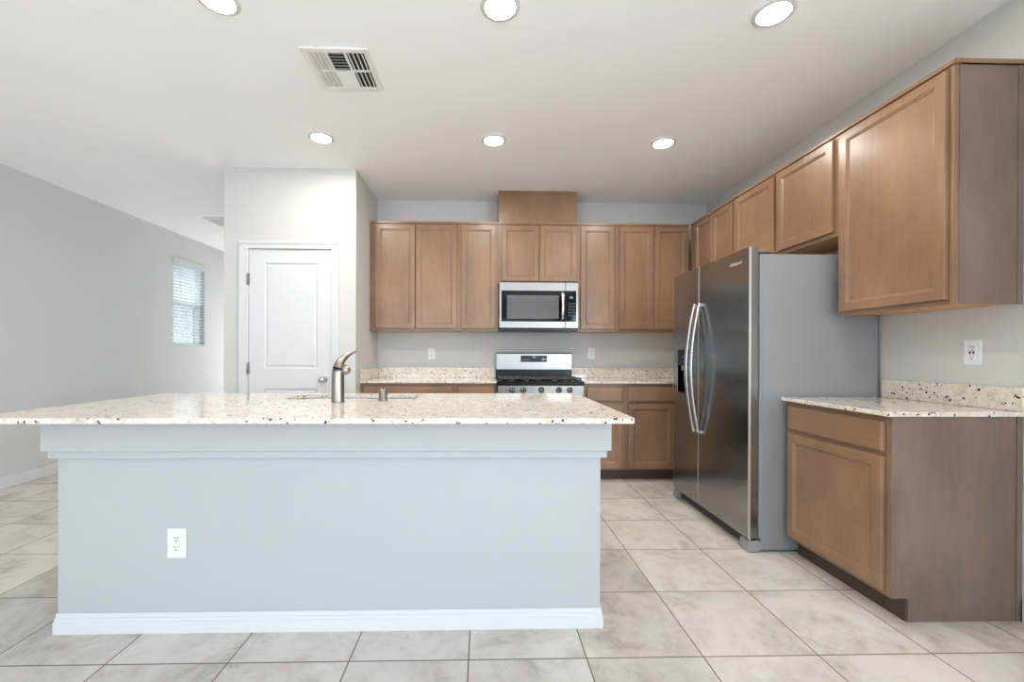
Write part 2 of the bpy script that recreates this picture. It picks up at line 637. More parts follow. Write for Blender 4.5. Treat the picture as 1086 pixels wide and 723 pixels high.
# slab with two moulded panels
bm = bmesh.new()
sx0, sx1, sy, sz0, sz1 = DX0 + 0.007, DX1 - 0.007, PWY + 0.006, 0.012, DZ - 0.008
pA, pB = -1.925, -1.462
MOULD = [(0.0, 0.0), (0.008, 0.008), (0.018, 0.0095), (0.028, 0.003), (0.034, 0.002)]
rows = [(sz0, 0.22), (0.22, 0.868), (0.868, 1.045), (1.045, 1.973), (1.973, sz1)]
for a, b in rows:
    for x0, x1 in ((sx0, pA), (pB, sx1)):
        q = [bm.verts.new(p) for p in ((x0, sy, a), (x1, sy, a), (x1, sy, b), (x0, sy, b))]
        bm.faces.new(q)
for a, b in (rows[0], rows[2], rows[4]):
    bm.faces.new([bm.verts.new(p) for p in ((pA, sy, a), (pB, sy, a), (pB, sy, b), (pA, sy, b))])
for a, b in (rows[1], rows[3]):
    lp = None
    for ins, dp in MOULD:
        q = [bm.verts.new(p) for p in ((pA + ins, sy + dp, a + ins), (pB - ins, sy + dp, a + ins), (pB - ins, sy + dp, b - ins), (pA + ins, sy + dp, b - ins))]
        if lp:
            for i in range(4):
                bm.faces.new((lp[i], lp[(i + 1) % 4], q[(i + 1) % 4], q[i]))
        lp = q
    bm.faces.new(lp)
for x in (sx0, sx1):
    bm.faces.new([bm.verts.new(p) for p in ((x, sy, sz0), (x, sy + 0.035, sz0), (x, sy + 0.035, sz1), (x, sy, sz1))])
for z in (sz0, sz1):
    bm.faces.new([bm.verts.new(p) for p in ((sx0, sy, z), (sx1, sy, z), (sx1, sy + 0.035, z), (sx0, sy + 0.035, z))])
bm.faces.new([bm.verts.new(p) for p in ((sx0, sy + 0.035, sz0), (sx1, sy + 0.035, sz0), (sx1, sy + 0.035, sz1), (sx0, sy + 0.035, sz1))])
bmesh.ops.remove_doubles(bm, verts=bm.verts, dist=0.0001)
bmesh.ops.recalc_face_normals(bm, faces=bm.faces)
slab = part('door_panel', bm, 'doorpaint', d)
for z in (0.25, 1.05, 1.826):
    bm = bmesh.new()
    lathe(bm, [(0.006, z - 0.05), (0.006, z + 0.05)], (DX0 + 0.001, PWY - 0.014, 0), n=10)
    box(bm, DX0 + 0.001, DX0 + 0.012, PWY - 0.013, PWY + 0.006, z - 0.048, z + 0.048)
    part('hinge', bm, 'nickel', d)
bm = lathe(bmesh.new(), [(0.032, -0.004), (0.032, -0.010), (0.014, -0.014), (0.012, -0.034), (0.022, -0.040), (0.030, -0.052), (0.029, -0.064), (0.018, -0.073), (0.004, -0.076)], (-1.404, sy + 0.004, 0.948), 'y')
part('door_knob', bm, 'chrome', d)


# ------------------------------------------------------------------ cabinets
ZT0, ZT1 = 2.465, 2.486           # top trim strip of the wall cabinets
UB = 1.405


def wall_cabinet(label, fr, w, z0, depth, doors, group, end=None, trim=(0, 0), name='wall_cabinet', start=0.0):
    base = fr @ Vector((w / 2, depth, z0))
    t = thing(name, label, 'cabinet', base, group)
    g = 0.0006
    bm = B(g, w - g, 0.019, depth - 0.001, z0 + 0.014, ZT0)
    part('carcass', bm, 'woodend', t, fr)
    part('face_frame', B(g, w - g, 0, 0.0192, z0, ZT0), 'wood', t, fr)
    part('bottom_panel', B(0.012, w - 0.012, 0.0195, depth - 0.001, z0 + 0.008, z0 + 0.0139), 'maple', t, fr, 'pale unstained maple underside')
    for x0, x1, a, b in doors:
        part('door', panel(bmesh.new(), x0, x1, a, b, -0.0205, -0.0015, CAB_DOOR), 'wood', t, fr)
    bm = bmesh.new()
    box(bm, g - trim[0], w - g + trim[1], -0.012, 0.02, ZT0 + 0.0002, ZT1, 0.002, 1)
    box(bm, g - trim[0], w - g + trim[1], 0.02, depth - 0.001, ZT0 + 0.0002, ZT0 + 0.008)
    if trim[1]:
        box(bm, w - g, w + trim[1], 0.02, depth - 0.001, ZT0 + 0.0002, ZT1, 0.002, 1)
    part('top_trim', bm, 'wood', t, fr)
    if end:
        bm = B(w - g, w + 0.004, depth - 0.026, depth - 0.001, z0 + 0.001, ZT0, 0.001, 1)
        part('scribe_strip', bm, 'woodend', t, fr)
        part('end_panel', B(w - g, w + 0.0015, 0.022, depth - 0.027, z0 + 0.001, ZT0 - 0.001, 0.0006, 1), 'woodend', t, fr)
    if start:
        part('scribe_strip', B(-start, g, 0.004, 0.024, z0 + 0.001, ZT0), 'wood', t, fr)
    return t


UF = 4.255                        # face of the wall cabinets on the back wall
UD = BW - UF
G1 = 'wall cabinets on the back wall'
G2 = 'wall cabinets along the right wall'
DT, DB = 2.452, 1.43


def back_upper(label, x0, x1, z0, doors, **k):
    return wall_cabinet(label, frameY(x0, UF), x1 - x0, z0, UD, [(a - x0, b - x0, c, e) for a, b, c, e in doors], G1, **k)


back_upper('brown two-door wall cabinet beside the pantry wall', -1.112, -0.243, UB, [(-1.068, -0.676, DB, DT), (-0.668, -0.264, DB, DT)], start=0.012)
back_upper('narrow single-door wall cabinet left of the microwave', -0.243, 0.145, UB, [(-0.222, 0.12, DB, DT)])
back_upper('short two-door wall cabinet directly above the microwave', 0.145, 0.943, 1.882, [(0.176, 0.546, 1.902, DT), (0.553, 0.924, 1.902, DT)])
back_upper('narrow single-door wall cabinet right of the microwave', 0.943, 1.323, UB, [(0.965, 1.299, DB, DT)])
back_upper('two-door wall cabinet on the back wall touching the right corner', 1.323, 2.054, UB, [(1.352, 1.697, DB, DT), (1.704, 2.046, DB, DT)])

RF = 2.078                         # face of the wall cabinets on the right wall
RD = RW - RF


def right_upper(label, y1, y0, z0, doors, **k):
    return wall_cabinet(label, frameX(RF, y1), y1 - y0, z0, RD, [(y1 - a, y1 - b, c, e) for a, b, c, e in doors], G2, **k)


right_upper('tall two-door wall cabinet in the right corner, past the refrigerator', 4.24, 3.493, UB, [(4.136, 3.828, DB, DT), (3.820, 3.516, DB, DT)])
right_upper('short two-door wall cabinet above the refrigerator', 3.493, 2.463, 1.878, [(3.473, 3.003, 1.905, DT), (2.972, 2.489, 1.905, DT)])
right_upper('large single-door wall cabinet nearest, above the right counter', 2.463, 1.846, UB, [(2.437, 1.866, 1.428, DT)], end=True, trim=(0, 0.012))

# boxed duct above the microwave cabinet
t = thing('duct_cover', 'brown boxed duct cover standing above the microwave cabinet', 'duct cover', (0.537, UF, ZT1))
part('front_board', B(0.154, 0.920, UF - 0.001, UF + 0.018, ZT1 + 0.0005, 2.785), 'wood', t)
part('side_board', B(0.147, 0.165, UF + 0.018, BW - 0.001, ZT1 + 0.0005, 2.785), 'woodend', t)
part('side_board', B(0.909, 0.927, UF + 0.018, BW - 0.001, ZT1 + 0.0005, 2.785), 'woodend', t)
bm = bmesh.new()
box(bm, 0.146, 0.164, UF - 0.006, UF - 0.0012, ZT1 + 0.0005, 2.785, 0.001, 1)
box(bm, 0.91, 0.928, UF - 0.006, UF - 0.0012, ZT1 + 0.0005, 2.785, 0.001, 1)
box(bm, 0.146, 0.928, UF - 0.008, UF - 0.0012, 2.785, 2.799, 0.001, 1)
part('edge_strip', bm, 'wood', t)

CT0, CT1 = 0.909, 0.93            # countertop slab


def base_cabinet(label, fr, w, depth, drawers, doors, group, end=False):
    base = fr @ Vector((w / 2, depth, 0))
    t = thing('base_cabinet', label, 'cabinet', base, group)
    g = 0.0006
    prof = [(0.075, 0.0), (depth - 0.002, 0.0), (depth - 0.002, CT0 - 0.001), (0.0195, CT0 - 0.001), (0.0195, 0.105), (0.075, 0.105)]
    part('carcass', prism(bmesh.new(), prof, g, w - g, 'x'), 'woodend', t, fr)
    part('face_frame', B(g, w - g, 0, 0.0192, 0.105, CT0 - 0.001), 'wood', t, fr)
    part('toe_kick', B(g, w - g, 0.069, 0.0748, 0.0, 0.105), 'toe', t, fr)
    for x0, x1, a, b in drawers:
        part('drawer', panel(bmesh.new(), x0, x1, a, b, -0.0205, -0.0015, DRAWER), 'woodh', t, fr)
    for x0, x1, a, b in doors:
        part('door', panel(bmesh.new(), x0, x1, a, b, -0.0205, -0.0015, CAB_DOOR), 'wood', t, fr)
    if end:
        prof = [(0.077, 0.0005), (depth - 0.028, 0.0005), (depth - 0.028, CT0 - 0.001), (0.0, CT0 - 0.001), (0.0, 0.104), (0.077, 0.104)]
        part('end_panel', prism(bmesh.new(), prof, w - g, w + 0.006, 'x'), 'woodend', t, fr)
        part('scribe_strip', B(w - g, w + 0.010, depth - 0.026, depth - 0.001, 0.0005, CT0 - 0.001, 0.001, 1), 'woodend', t, fr)
        part('front_stile', B(w - g, w + 0.0075, -0.0005, 0.022, 0.105, CT0 - 0.001, 0.001, 1), 'woodend', t, fr)
    return t


BF = 3.955
BD = BW - BF
G3 = 'base cabinets along the back wall'


def back_base(label, x0, x1, dr, do):
    return base_cabinet(label, frameY(x0, BF), x1 - x0, BD, [(a - x0, b - x0, 0.743, 0.876) for a, b in dr], [(a - x0, b - x0, 0.122, 0.718) for a, b in do], G3)


back_base('base cabinet with a wide drawer beside the pantry wall', -1.122, -0.262, [(-1.098, -0.284)], [(-1.098, -0.693), (-0.687, -0.284)])
back_base('narrow base cabinet left of the range', -0.262, 0.122, [(-0.236, 0.098)], [(-0.236, 0.098)])
back_base('narrow base cabinet right of the range', 0.93, 1.318, [(0.958, 1.292)], [(0.958, 1.292)])
back_base('base cabinet between the narrow one and the refrigerator', 1.318, 1.80, [(1.346, 1.772)], [(1.346, 1.772)])
back_base('plain corner base cabinet hidden behind the refrigerator', 1.80, 2.388, [], [])
base_cabinet('base cabinet with one drawer and one door right of the refrigerator', frameX(1.80, 2.492), 0.643, RW - 1.80,
             [(0.026, 0.620, 0.748, 0.881)], [(0.026, 0.620, 0.128, 0.724)], 'base cabinets on the right wall', end=True)


# ------------------------------------------------------------------ countertops
def counter(label, slab, splashes, loc):
    t = thing('countertop', label, 'countertop', loc)
    part('slab', B(*slab, CT0, CT1, 0.003, 2), 'granite', t)
    for s in splashes:
        part('backsplash', B(*s, CT1 + 0.0003, 1.036, 0.002, 1), 'granite', t)
    return t


counter('speckled granite countertop left of the range', (PWX1 + 0.001, 0.1235, BF - 0.032, BW - 0.001),
        [(PWX1 + 0.022, 0.1235, BW - 0.021, BW - 0.001), (PWX1 + 0.001, PWX1 + 0.021, BF - 0.025, BW - 0.001)], (-0.5, BW, CT0))
counter('speckled granite countertop between the range and the refrigerator', (0.929, RW - 0.001, BF - 0.032, BW - 0.001),
        [(0.934, RW - 0.022, BW - 0.021, BW - 0.001), (RW - 0.021, RW - 0.001, BF - 0.025, BW - 0.001)], (1.65, BW, CT0))
counter('short granite countertop on the right base cabinet', (1.765, RW - 0.001, 1.824, 2.498),
        [(RW - 0.021, RW - 0.001, 1.824, 2.498)], (RW, 2.16, CT0))

# island countertop with sink cut-out
SX0, SX1, SY0, SY1 = -1.085, -0.372, 2.325, 2.615
IX0, IX1, IY0, IY1 = -1.955, 0.588, 1.645, 2.70


def slab_with_hole(outer, inner, z0, z1):
    bm = bmesh.new()
    es = []
    for lp in (outer, inner):
        vs = [bm.verts.new((x, y, z1)) for x, y in lp]
        es += [bm.edges.new((vs[i], vs[(i + 1) % len(vs)])) for i in range(len(vs))]
    bmesh.ops.triangle_fill(bm, edges=es, use_beauty=True)
    r = bmesh.ops.extrude_face_region(bm, geom=list(bm.faces))
    bmesh.ops.translate(bm, verts=[v for v in r['geom'] if isinstance(v, bmesh.types.BMVert)], vec=(0, 0, z0 - z1))
    bmesh.ops.recalc_face_normals(bm, faces=bm.faces)
    return bm


bm = slab_with_hole(rrect(IX0, IX1, IY0, IY1, 0.006, 3), rrect(SX0, SX1, SY0, SY1, 0.05, 6), CT0, CT1)
single('island_countertop', bm, 'granite', 'long polished speckled granite worktop on the kitchen island', 'countertop', ((IX0 + IX1) / 2, (IY0 + IY1) / 2, CT0))

# island
KX0, KX1, KY0, KY1 = -1.779, 0.506, 1.835, 2.655
t = thing('kitchen_island', 'pale grey kitchen island base with white baseboard and stepped trim', 'kitchen island', ((KX0 + KX1) / 2, (KY0 + KY1) / 2, 0))
bm = bmesh.new()
box(bm, KX0, KX1, KY0, KY0 + 0.12, 0, CT0 - 0.001)
box(bm, KX0, KX0 + 0.03, KY0 + 0.12, KY1, 0, CT0 - 0.001)
box(bm, KX1 - 0.03, KX1, KY0 + 0.12, KY1, 0, CT0 - 0.001)
box(bm, KX0 + 0.03, KX1 - 0.03, KY1 - 0.02, KY1, 0.1, CT0 - 0.001)
part('body', bm, 'island', t)


def ring_trim(o, z0, z1, bev):
    bm = bmesh.new()
    box(bm, KX0 - o, KX1 + o, KY0 - o, KY0 - 0.0003, z0, z1, bev, 1)
    box(bm, KX0 - o, KX0 - 0.0003, KY0 - 0.0003, KY1, z0, z1, bev, 1)
    box(bm, KX1 + 0.0003, KX1 + o, KY0 - 0.0003, KY1, z0, z1, bev, 1)
    return bm


part('upper_trim', ring_trim(0.037, 0.770, CT0 - 0.001, 0.001), 'island', t)
part('lower_trim', ring_trim(0.022, 0.737, 0.7695, 0.001), 'island', t)
bm = bmesh.new()
for k, (o, a, b) in enumerate(((0.0125, 0.0, 0.052), (0.0095, 0.0505, 0.068), (0.0055, 0.0665, 0.086))):
    box(bm, KX0 - o, KX1 + o, KY0 - o, KY0 - 0.0003, a, b, 0.002, 1)
    box(bm, KX0 - o, KX0 - 0.0003, KY0 - 0.0003, KY1, a, b, 0.002, 1)
    box(bm, KX1 + 0.0003, KX1 + o, KY0 - 0.0003, KY1, a, b, 0.002, 1)
part('baseboard', bm, 'trim', t, None, 'white baseboard')

# undermount sink
bm = bmesh.new()
loops = []
for (e, z) in ((0.012, CT0 - 0.0005), (0.006, CT0 - 0.0005), (0.004, CT0 - 0.006), (-0.004, 0.72), (-0.03, 0.705)):
    loops.append([bm.verts.new((x, y, z)) for x, y in rrect(SX0 - e, SX1 + e, SY0 - e, SY1 + e, 0.055, 6)])
for a, b in zip(loops[:-1], loops[1:]):
    for i in range(len(a)):
        j = (i + 1) % len(a)
        f = bm.faces.new((a[i], a[j], b[j], b[i]))
        f.smooth = True
bm.faces.new(loops[-1])
bmesh.ops.recalc_face_normals(bm, faces=bm.faces)
for f in bm.faces:
    f.normal_flip()
t = thing('kitchen_sink', 'undermount steel sink basin set into the island worktop', 'sink', ((SX0 + SX1) / 2, (SY0 + SY1) / 2, 0.7))
part('basin', bm, 'basin', t)
part('drain', lathe(bmesh.new(), [(0.045, 0.7055), (0.045, 0.7075), (0.03, 0.7065), (0.002, 0.706)], ((SX0 + SX1) / 2, (SY0 + SY1) / 2, 0)), 'chrome', t)

# faucet
fx, fy = -0.742, 2.205
t = thing('kitchen_faucet', 'brushed nickel faucet with a curved spout on the island worktop', 'faucet', (fx, fy, CT1))
part('body', lathe(bmesh.new(), [(0.033, CT1 + 0.0005), (0.033, CT1 + 0.006), (0.0315, CT1 + 0.010), (0.0305, 1.06), (0.0300, 1.085), (0.0285, 1.092)], (fx, fy, 0), n=32), 'nickel', t)
part('collar', lathe(bmesh.new(), [(0.0285, 1.0922), (0.027, 1.0935), (0.027, 1.098), (0.0285, 1.0995)], (fx, fy, 0), n=32), 'darkgrey', t)
pts, rad = [], []
KEY = [(0.0, 0.0, 0.0, 0.0280), (0.005, 0.012, 0.029, 0.0230), (0.018, 0.035, 0.055, 0.0165), (0.043, 0.065, 0.078, 0.0090), (0.072, 0.095, 0.0935, 0.0032)]
for k in range(4):
    p0, p1, p2, p3 = KEY[max(k - 1, 0)], KEY[k], KEY[k + 1], KEY[min(k + 2, 4)]
    for i in range(6 if k < 3 else 7):
        u = i / 6
        q = [0.5 * (2 * b + (c - a) * u + (2 * a - 5 * b + 4 * c - d) * u * u + (3 * b - a - 3 * c + d) * u ** 3) for a, b, c, d in zip(p0, p1, p2, p3)]
        pts.append((fx + q[0], fy + q[1], 1.0996 + q[2]))
        rad.append(q[3])
part('spout', tube(bmesh.new(), pts, rad, (0, 1, 0), 20), 'nickel', t)
bm = lathe(bmesh.new(), [(0.020, 0.022), (0.0255, 0.030), (0.0262, 0.038), (0.021, 0.049), (0.012, 0.059), (0.0015, 0.063)], (fx, fy + 0.006, 1.093), 'x', n=24)
part('lever_knob', bm, 'nickel', t)

single('air_gap_cap', lathe(bmesh.new(), [(0.0245, CT1 + 0.0005), (0.0245, CT1 + 0.003), (0.0215, CT1 + 0.005), (0.0215, CT1 + 0.056), (0.0195, CT1 + 0.060), (0.001, CT1 + 0.061)], (-0.527, 2.262, 0), n=28),
       'nickel', 'short brushed nickel air gap cylinder right of the faucet', 'air gap', (-0.527, 2.262, CT1))


# ------------------------------------------------------------------ outlets
def outlet(label, fr, w=0.074, h=0.118, decora=False, faint=False):
    base = fr @ Vector((0, 0, 0))
    t = thing('wall_outlet', label, 'outlet', base, None)
    part('cover_plate', B(-w / 2, w / 2, -0.006, -0.0005, -h / 2, h / 2, 0.002, 2), 'plastic', t, fr)
    if decora:
        r = part('receptacle', B(-0.0165, 0.0165, -0.0085, -0.0055, -0.0335, 0.0335, 0.001, 1), 'plastic', t, fr)
        zs = (0.021, -0.021)
        bm = bmesh.new()
        for s in (-1, 1):
            box(bm, s * 0.0075 - 0.0045, s * 0.0075 + 0.0045, -0.0098, -0.0084, -0.006, 0.006, 0.0006, 1)
        part('test_button', bm, 'slot', t, fr)
    else:
        zs = (0.0195, -0.0195)
        for z in zs:
            bm = bmesh.new()
            lathe(bm, [(0.0172, -0.0055), (0.0172, -0.0078), (0.0165, -0.0084)], (0, 0, z), 'y', n=24)
            r = part('receptacle', bm, 'plastic', t, fr)
        part('screw', lathe(bmesh.new(), [(0.0035, -0.0058), (0.003, -0.0072)], (0, 0, 0), 'y', n=10), 'plastic', t, fr)
    for z in zs:
        bm = bmesh.new()
        y0 = -0.0088
        box(bm, -0.0080, -0.0050, y0, y0 + 0.0008, z + 0.001, z + 0.010)
        box(bm, 0.0050, 0.0080, y0, y0 + 0.0008, z + 0.002, z + 0.009)
        lathe(bm, [(0.0032, y0), (0.0032, y0 + 0.0008)], (0, 0, z - 0.0085), 'y', n=10)
        part('slots', bm, 'slot', t, fr)
    return t


outlet('white duplex outlet on the front of the kitchen island', frameY(-1.287, KY0, 0.377), 0.078, 0.124)
outlet('white outlet above the granite backsplash left of the range', frameY(-0.551, BW, 1.18))
outlet('white outlet above the granite backsplash right of the range', frameY(1.155, BW, 1.19))
outlet('white safety outlet above the counter on the right wall', frameX(RW, 2.035, 1.193), 0.076, 0.122, True)

# ------------------------------------------------------------------ microwave
MX0, MX1, MY, MZ0, MZ1 = 0.152, 0.926, 4.165, 1.434, 1.8785
t = thing('microwave_oven', 'stainless over-range microwave with black glass and vertical handle', 'microwave', ((MX0 + MX1) / 2, BW, 1.405))
part('housing', B(MX0 + 0.003, MX1 - 0.003, MY + 0.03, BW - 0.002, 1.412, MZ1 - 0.001), 'darkgrey', t)
DS = 0.800                                            # seam between door and control side
door = part('door', B(MX0, DS - 0.001, MY, MY + 0.029, MZ0, MZ1 - 0.001, 0.003, 2), 'steel', t)
part('door_glass', B(MX0 + 0.021, DS - 0.003, MY - 0.003, MY + 0.001, 1.497, 1.798, 0.001, 1), 'blackglass', door)
part('door_window', B(0.228, 0.733, MY - 0.0045, MY - 0.0028, 1.523, 1.752, 0.0008, 1), 'mwglass', door, None, 'grey see-through window')
bm = bmesh.new()
pts = [(0.770, MY - 0.004 - 0.040 * math.sin(math.pi * i / 16) ** 0.6, 1.508 + 0.277 * i / 16) for i in range(17)]
tube(bm, pts, [(0.0145, 0.007)] * 17, (1, 0, 0), 12)
part('handle', bm, 'handle', door)
ctl = part('control_side', B(DS + 0.001, MX1, MY, MY + 0.029, MZ0, MZ1 - 0.001, 0.003, 2), 'steel', t)
part('control_panel', B(DS + 0.003, MX1 - 0.021, MY - 0.003, MY + 0.001, 1.497, 1.798, 0.001, 1), 'blackglass', ctl)
part('display', B(0.838, 0.872, MY - 0.0042, MY - 0.0029, 1.722, 1.742), 'led', ctl)
bm = bmesh.new()
for i in range(5):
    for j in range(3):
        box(bm, 0.826 + j * 0.024, 0.843 + j * 0.024, MY - 0.0040, MY - 0.0029, 1.665 - i * 0.029, 1.680 - i * 0.029)
part('keypad', bm, 'darkgrey', ctl)
bm = B(MX0 + 0.006, MX1 - 0.006, MY + 0.012, MY + 0.03, 1.408, MZ0 - 0.001)
for i in range(24):
    x = MX0 + 0.03 + i * 0.03
    box(bm, x, x + 0.02, MY + 0.008, MY + 0.012, 1.414, 1.428)
part('vent_grille', bm, 'black', t)

# ------------------------------------------------------------------ range
RX0, RX1 = 0.1265, 0.9235
t = thing('kitchen_range', 'stainless gas range with black cooktop below the microwave', 'range', ((RX0 + RX1) / 2, BW, 0))
part('body', B(RX0 + 0.002, RX1 - 0.002, 3.93, BW - 0.003, 0.03, 0.902), 'darkgrey', t)
bm = B(RX0, RX1, 3.888, 4.46, 0.9025, 0.918, 0.004, 2)
box(bm, RX0, RX1, 3.892, 3.93, 0.893, 0.9024)
box(bm, RX0, RX1, 3.888, 3.906, 0.918, 0.930, 0.003, 1)
box(bm, RX0, RX0 + 0.016, 3.906, 4.46, 0.918, 0.930, 0.003, 1)
box(bm, RX1 - 0.016, RX1, 3.906, 4.46, 0.918, 0.930, 0.003, 1)
part('cooktop', bm, 'black', t)
for k, (cx, cy, r) in enumerate(((0.27, 4.04, 0.045), (0.27, 4.31, 0.038), (0.525, 4.18, 0.05), (0.78, 4.04, 0.045), (0.78, 4.31, 0.04))):
    part('burner', lathe(bmesh.new(), [(r, 0.9182), (r, 0.928), (r * 0.8, 0.929), (r * 0.8, 0.937), (r * 0.7, 0.940), (0.002, 0.940)], (cx, cy, 0), n=20), 'iron', t)
gx = RX0 + 0.02
gw = (RX1 - RX0 - 0.04) / 3
for k in range(3):
    a, b = gx + k * gw + 0.002, gx + (k + 1) * gw - 0.002
    y0, y1 = 3.915, 4.445
    bm = bmesh.new()
    z0, z1 = 0.946, 0.960
    for x in (a, b - 0.014):
        box(bm, x, x + 0.014, y0, y1, z0, z1, 0.003, 1)
    for y in (y0, (y0 + y1) / 2 - 0.007, y1 - 0.014):
        box(bm, a, b, y, y + 0.014, z0, z1, 0.003, 1)
    for f in (0.25, 0.5, 0.75):
        x = a + (b - a) * f
        box(bm, x - 0.006, x + 0.006, y0, y1, z0 + 0.001, z1, 0.003, 1)
    for f in (0.17, 0.33, 0.67, 0.83):
        y = y0 + (y1 - y0) * f
        box(bm, a, b, y - 0.006, y + 0.006, z0 + 0.001, z1, 0.003, 1)
    for x in (a + 0.007, b - 0.007):
        for y in (y0 + 0.007, y1 - 0.007):
            box(bm, x - 0.007, x + 0.007, y - 0.007, y + 0.007, 0.9305 if 0 else 0.9182, z0 + 0.002)
    part('grate', bm, 'iron', t)
bgp = part('backguard', prism(bmesh.new(), [(4.475, 1.021), (4.478, 1.183), (4.490, 1.190), (BW - 0.003, 1.190), (BW - 0.003, 1.021)], 0.138, 0.926, 'x'), 'steel', t)
part('backguard_base', B(0.134, 0.9265, 4.47, BW - 0.003, 0.903, 1.0208), 'black', t, None, 'black enamel lower backguard')
part('backguard_cap', B(0.136, 0.928, 4.474, BW - 0.003, 1.1902, 1.1955, 0.001, 1), 'darkgrey', t)
part('clock_panel', B(0.392, 0.664, 4.4715, 4.479, 1.098, 1.164, 0.001, 1), 'blackglass', bgp)
bm = bmesh.new()
box(bm, 0.512, 0.548, 4.4705, 4.4716, 1.138, 1.155)
box(bm, 0.556, 0.568, 4.4705, 4.4716, 1.124, 1.130)
part('clock_glow', bm, 'led', bgp)
for i in range(4):
    part('button', B(0.410 + i * 0.022, 0.420 + i * 0.022, 4.4705, 4.4716, 1.118, 1.123), 'plastic', bgp)
for i in range(3):
    part('button', B(0.612 + i * 0.014, 0.622 + i * 0.014, 4.4705, 4.4716, 1.116, 1.136), 'plastic', bgp)
fpn = part('control_panel', B(RX0 + 0.004, RX1 - 0.004, 3.893, 3.93, 0.800, 0.8922, 0.002, 1), 'steel', t)
for kx in (0.262, 0.365, 0.529, 0.689, 0.789):
    kn = part('knob', lathe(bmesh.new(), [(0.027, 3.8925), (0.027, 3.887), (0.0215, 3.884), (0.0195, 3.862), (0.017, 3.859), (0.001, 3.8585)], (kx, 0, 0.852), 'y', n=24), 'steel', fpn)
    part('knob_grip', B(kx - 0.0055, kx + 0.0055, 3.850, 3.860, 0.834, 0.870, 0.002, 1), 'darkgrey', kn)
od = part('oven_door', B(RX0 + 0.004, RX1 - 0.004, 3.895, 3.93, 0.230, 0.792, 0.003, 1), 'steel', t)
part('oven_window', B(0.22, 0.83, 3.8915, 3.896, 0.33, 0.66, 0.001, 1), 'blackglass', od)
bm = bmesh.new()
tube(bm, [(RX0 + 0.06, 3.848, 0.745), (RX1 - 0.06, 3.848, 0.745)], [0.012, 0.012], (0, 1, 0), 14)
for x in (RX0 + 0.09, RX1 - 0.09):
    box(bm, x - 0.01, x + 0.01, 3.85, 3.895, 0.737, 0.753, 0.002, 1)
part('handle', bm, 'handle', od)
part('drawer', B(RX0 + 0.004, RX1 - 0.004, 3.897, 3.93, 0.065, 0.222, 0.003, 1), 'steel', t)
for x in (RX0 + 0.05, RX1 - 0.05):
    for y in (3.97, 4.5):
        part('foot', lathe(bmesh.new(), [(0.018, 0.0), (0.018, 0.03)], (x, y, 0), n=12), 'black', t)

# ------------------------------------------------------------------ refrigerator
FY1, FY0 = 3.520, 2.512
fr = frameX(1.58, FY1)
FWD = FY1 - FY0
t = thing('refrigerator', 'dark stainless side-by-side refrigerator with curved handles and water dispenser', 'refrigerator', (1.97, (FY0 + FY1) / 2, 0))
part('cabinet', B(0.002, FWD - 0.002, 0.078, 0.786, 0.012, 1.780, 0.004, 2), 'fbody', t, fr, 'grey painted sides')
part('front_flange', B(0.004, FWD - 0.001, 0.066, 0.0775, 0.085, 1.776, 0.002, 1), 'fbody', t, fr)
GAP = 0.412
Z0, Z1 = 0.082, 1.822
# freezer door with the dispenser opening
hx0, hx1, hz0, hz1 = 0.078, 0.262, 0.874, 1.218
bm = bmesh.new()
box(bm, 0.006, hx0, 0, 0.058, Z0, Z1)
box(bm, hx1, GAP - 0.010, 0, 0.058, Z0, Z1)
box(bm, hx0, hx1, 0, 0.058, Z0, hz0)
box(bm, hx0, hx1, 0, 0.058, hz1, Z1)
bmesh.ops.remove_doubles(bm, verts=bm.verts, dist=1e-5)
fd = part('door', bm, 'fdoor', t, fr)
rd = part('door', B(GAP + 0.010, FWD - 0.006, 0, 0.058, Z0, Z1), 'fdoor', t, fr)
for own, a, b in ((fd, 0.0, 0.0058), (fd, GAP - 0.0098, GAP - 0.004), (rd, GAP + 0.004, GAP + 0.0098), (rd, FWD - 0.0058, FWD)):
    bm = B(a, b, 0.001, 0.014, Z0, Z1, 0.001, 1)
    part('edge_strip', bm, 'fedge', own, fr)  # bright strips carry the highlight of the rounded door edges
# dispenser
bm = bmesh.new()
box(bm, hx0, hx1, -0.003, 0.03, 1.092, hz1, 0.002, 1)
part('dispenser_panel', bm, 'blackglass', fd, fr)
bm = bmesh.new()
box(bm, hx0, hx0 + 0.006, -0.003, 0.05, hz0, 1.0915)
box(bm, hx1 - 0.006, hx1, -0.003, 0.05, hz0, 1.0915)
box(bm, hx0 + 0.006, hx1 - 0.006, 0.046, 0.05, hz0, 1.0915)
box(bm, hx0 + 0.006, hx1 - 0.006, -0.003, 0.046, hz0, hz0 + 0.012)
part('dispenser_niche', bm, 'black', fd, fr)
part('dispenser_rim', B(hx0 - 0.005, hx0 - 0.0005, -0.004, 0.002, hz0 - 0.004, 1.085, 0.001, 1), 'fedge', fd, fr)
bm = bmesh.new()
box(bm, 0.135, 0.205, 0.0, 0.03, 1.055, 1.0915, 0.002, 1)
box(bm, 0.15, 0.19, 0.02, 0.028, 0.99, 1.056, 0.002, 1)
part('dispenser_spout', bm, 'steel', fd, fr)
part('dispenser_light', B(0.163, 0.173, -0.0038, -0.0028, 1.158, 1.168), 'led', fd, fr)
# handles
for own, hx in ((fd, GAP - 0.036), (rd, GAP + 0.036)):
    pts = []
    n = 28
    for i in range(n + 1):
        s = i / n
        pts.append((hx, -0.016 - 0.062 * math.sin(math.pi * s) ** 0.9, 0.606 + 0.944 * s))
    bm = tube(bmesh.new(), pts, [(0.018, 0.010)] * (n + 1), (1, 0, 0), 14)
    for z in (0.618, 1.538):
        box(bm, hx - 0.011, hx + 0.011, -0.020, -0.0003, z - 0.012, z + 0.012, 0.002, 1)
    part('handle', bm, 'handle', own, fr)
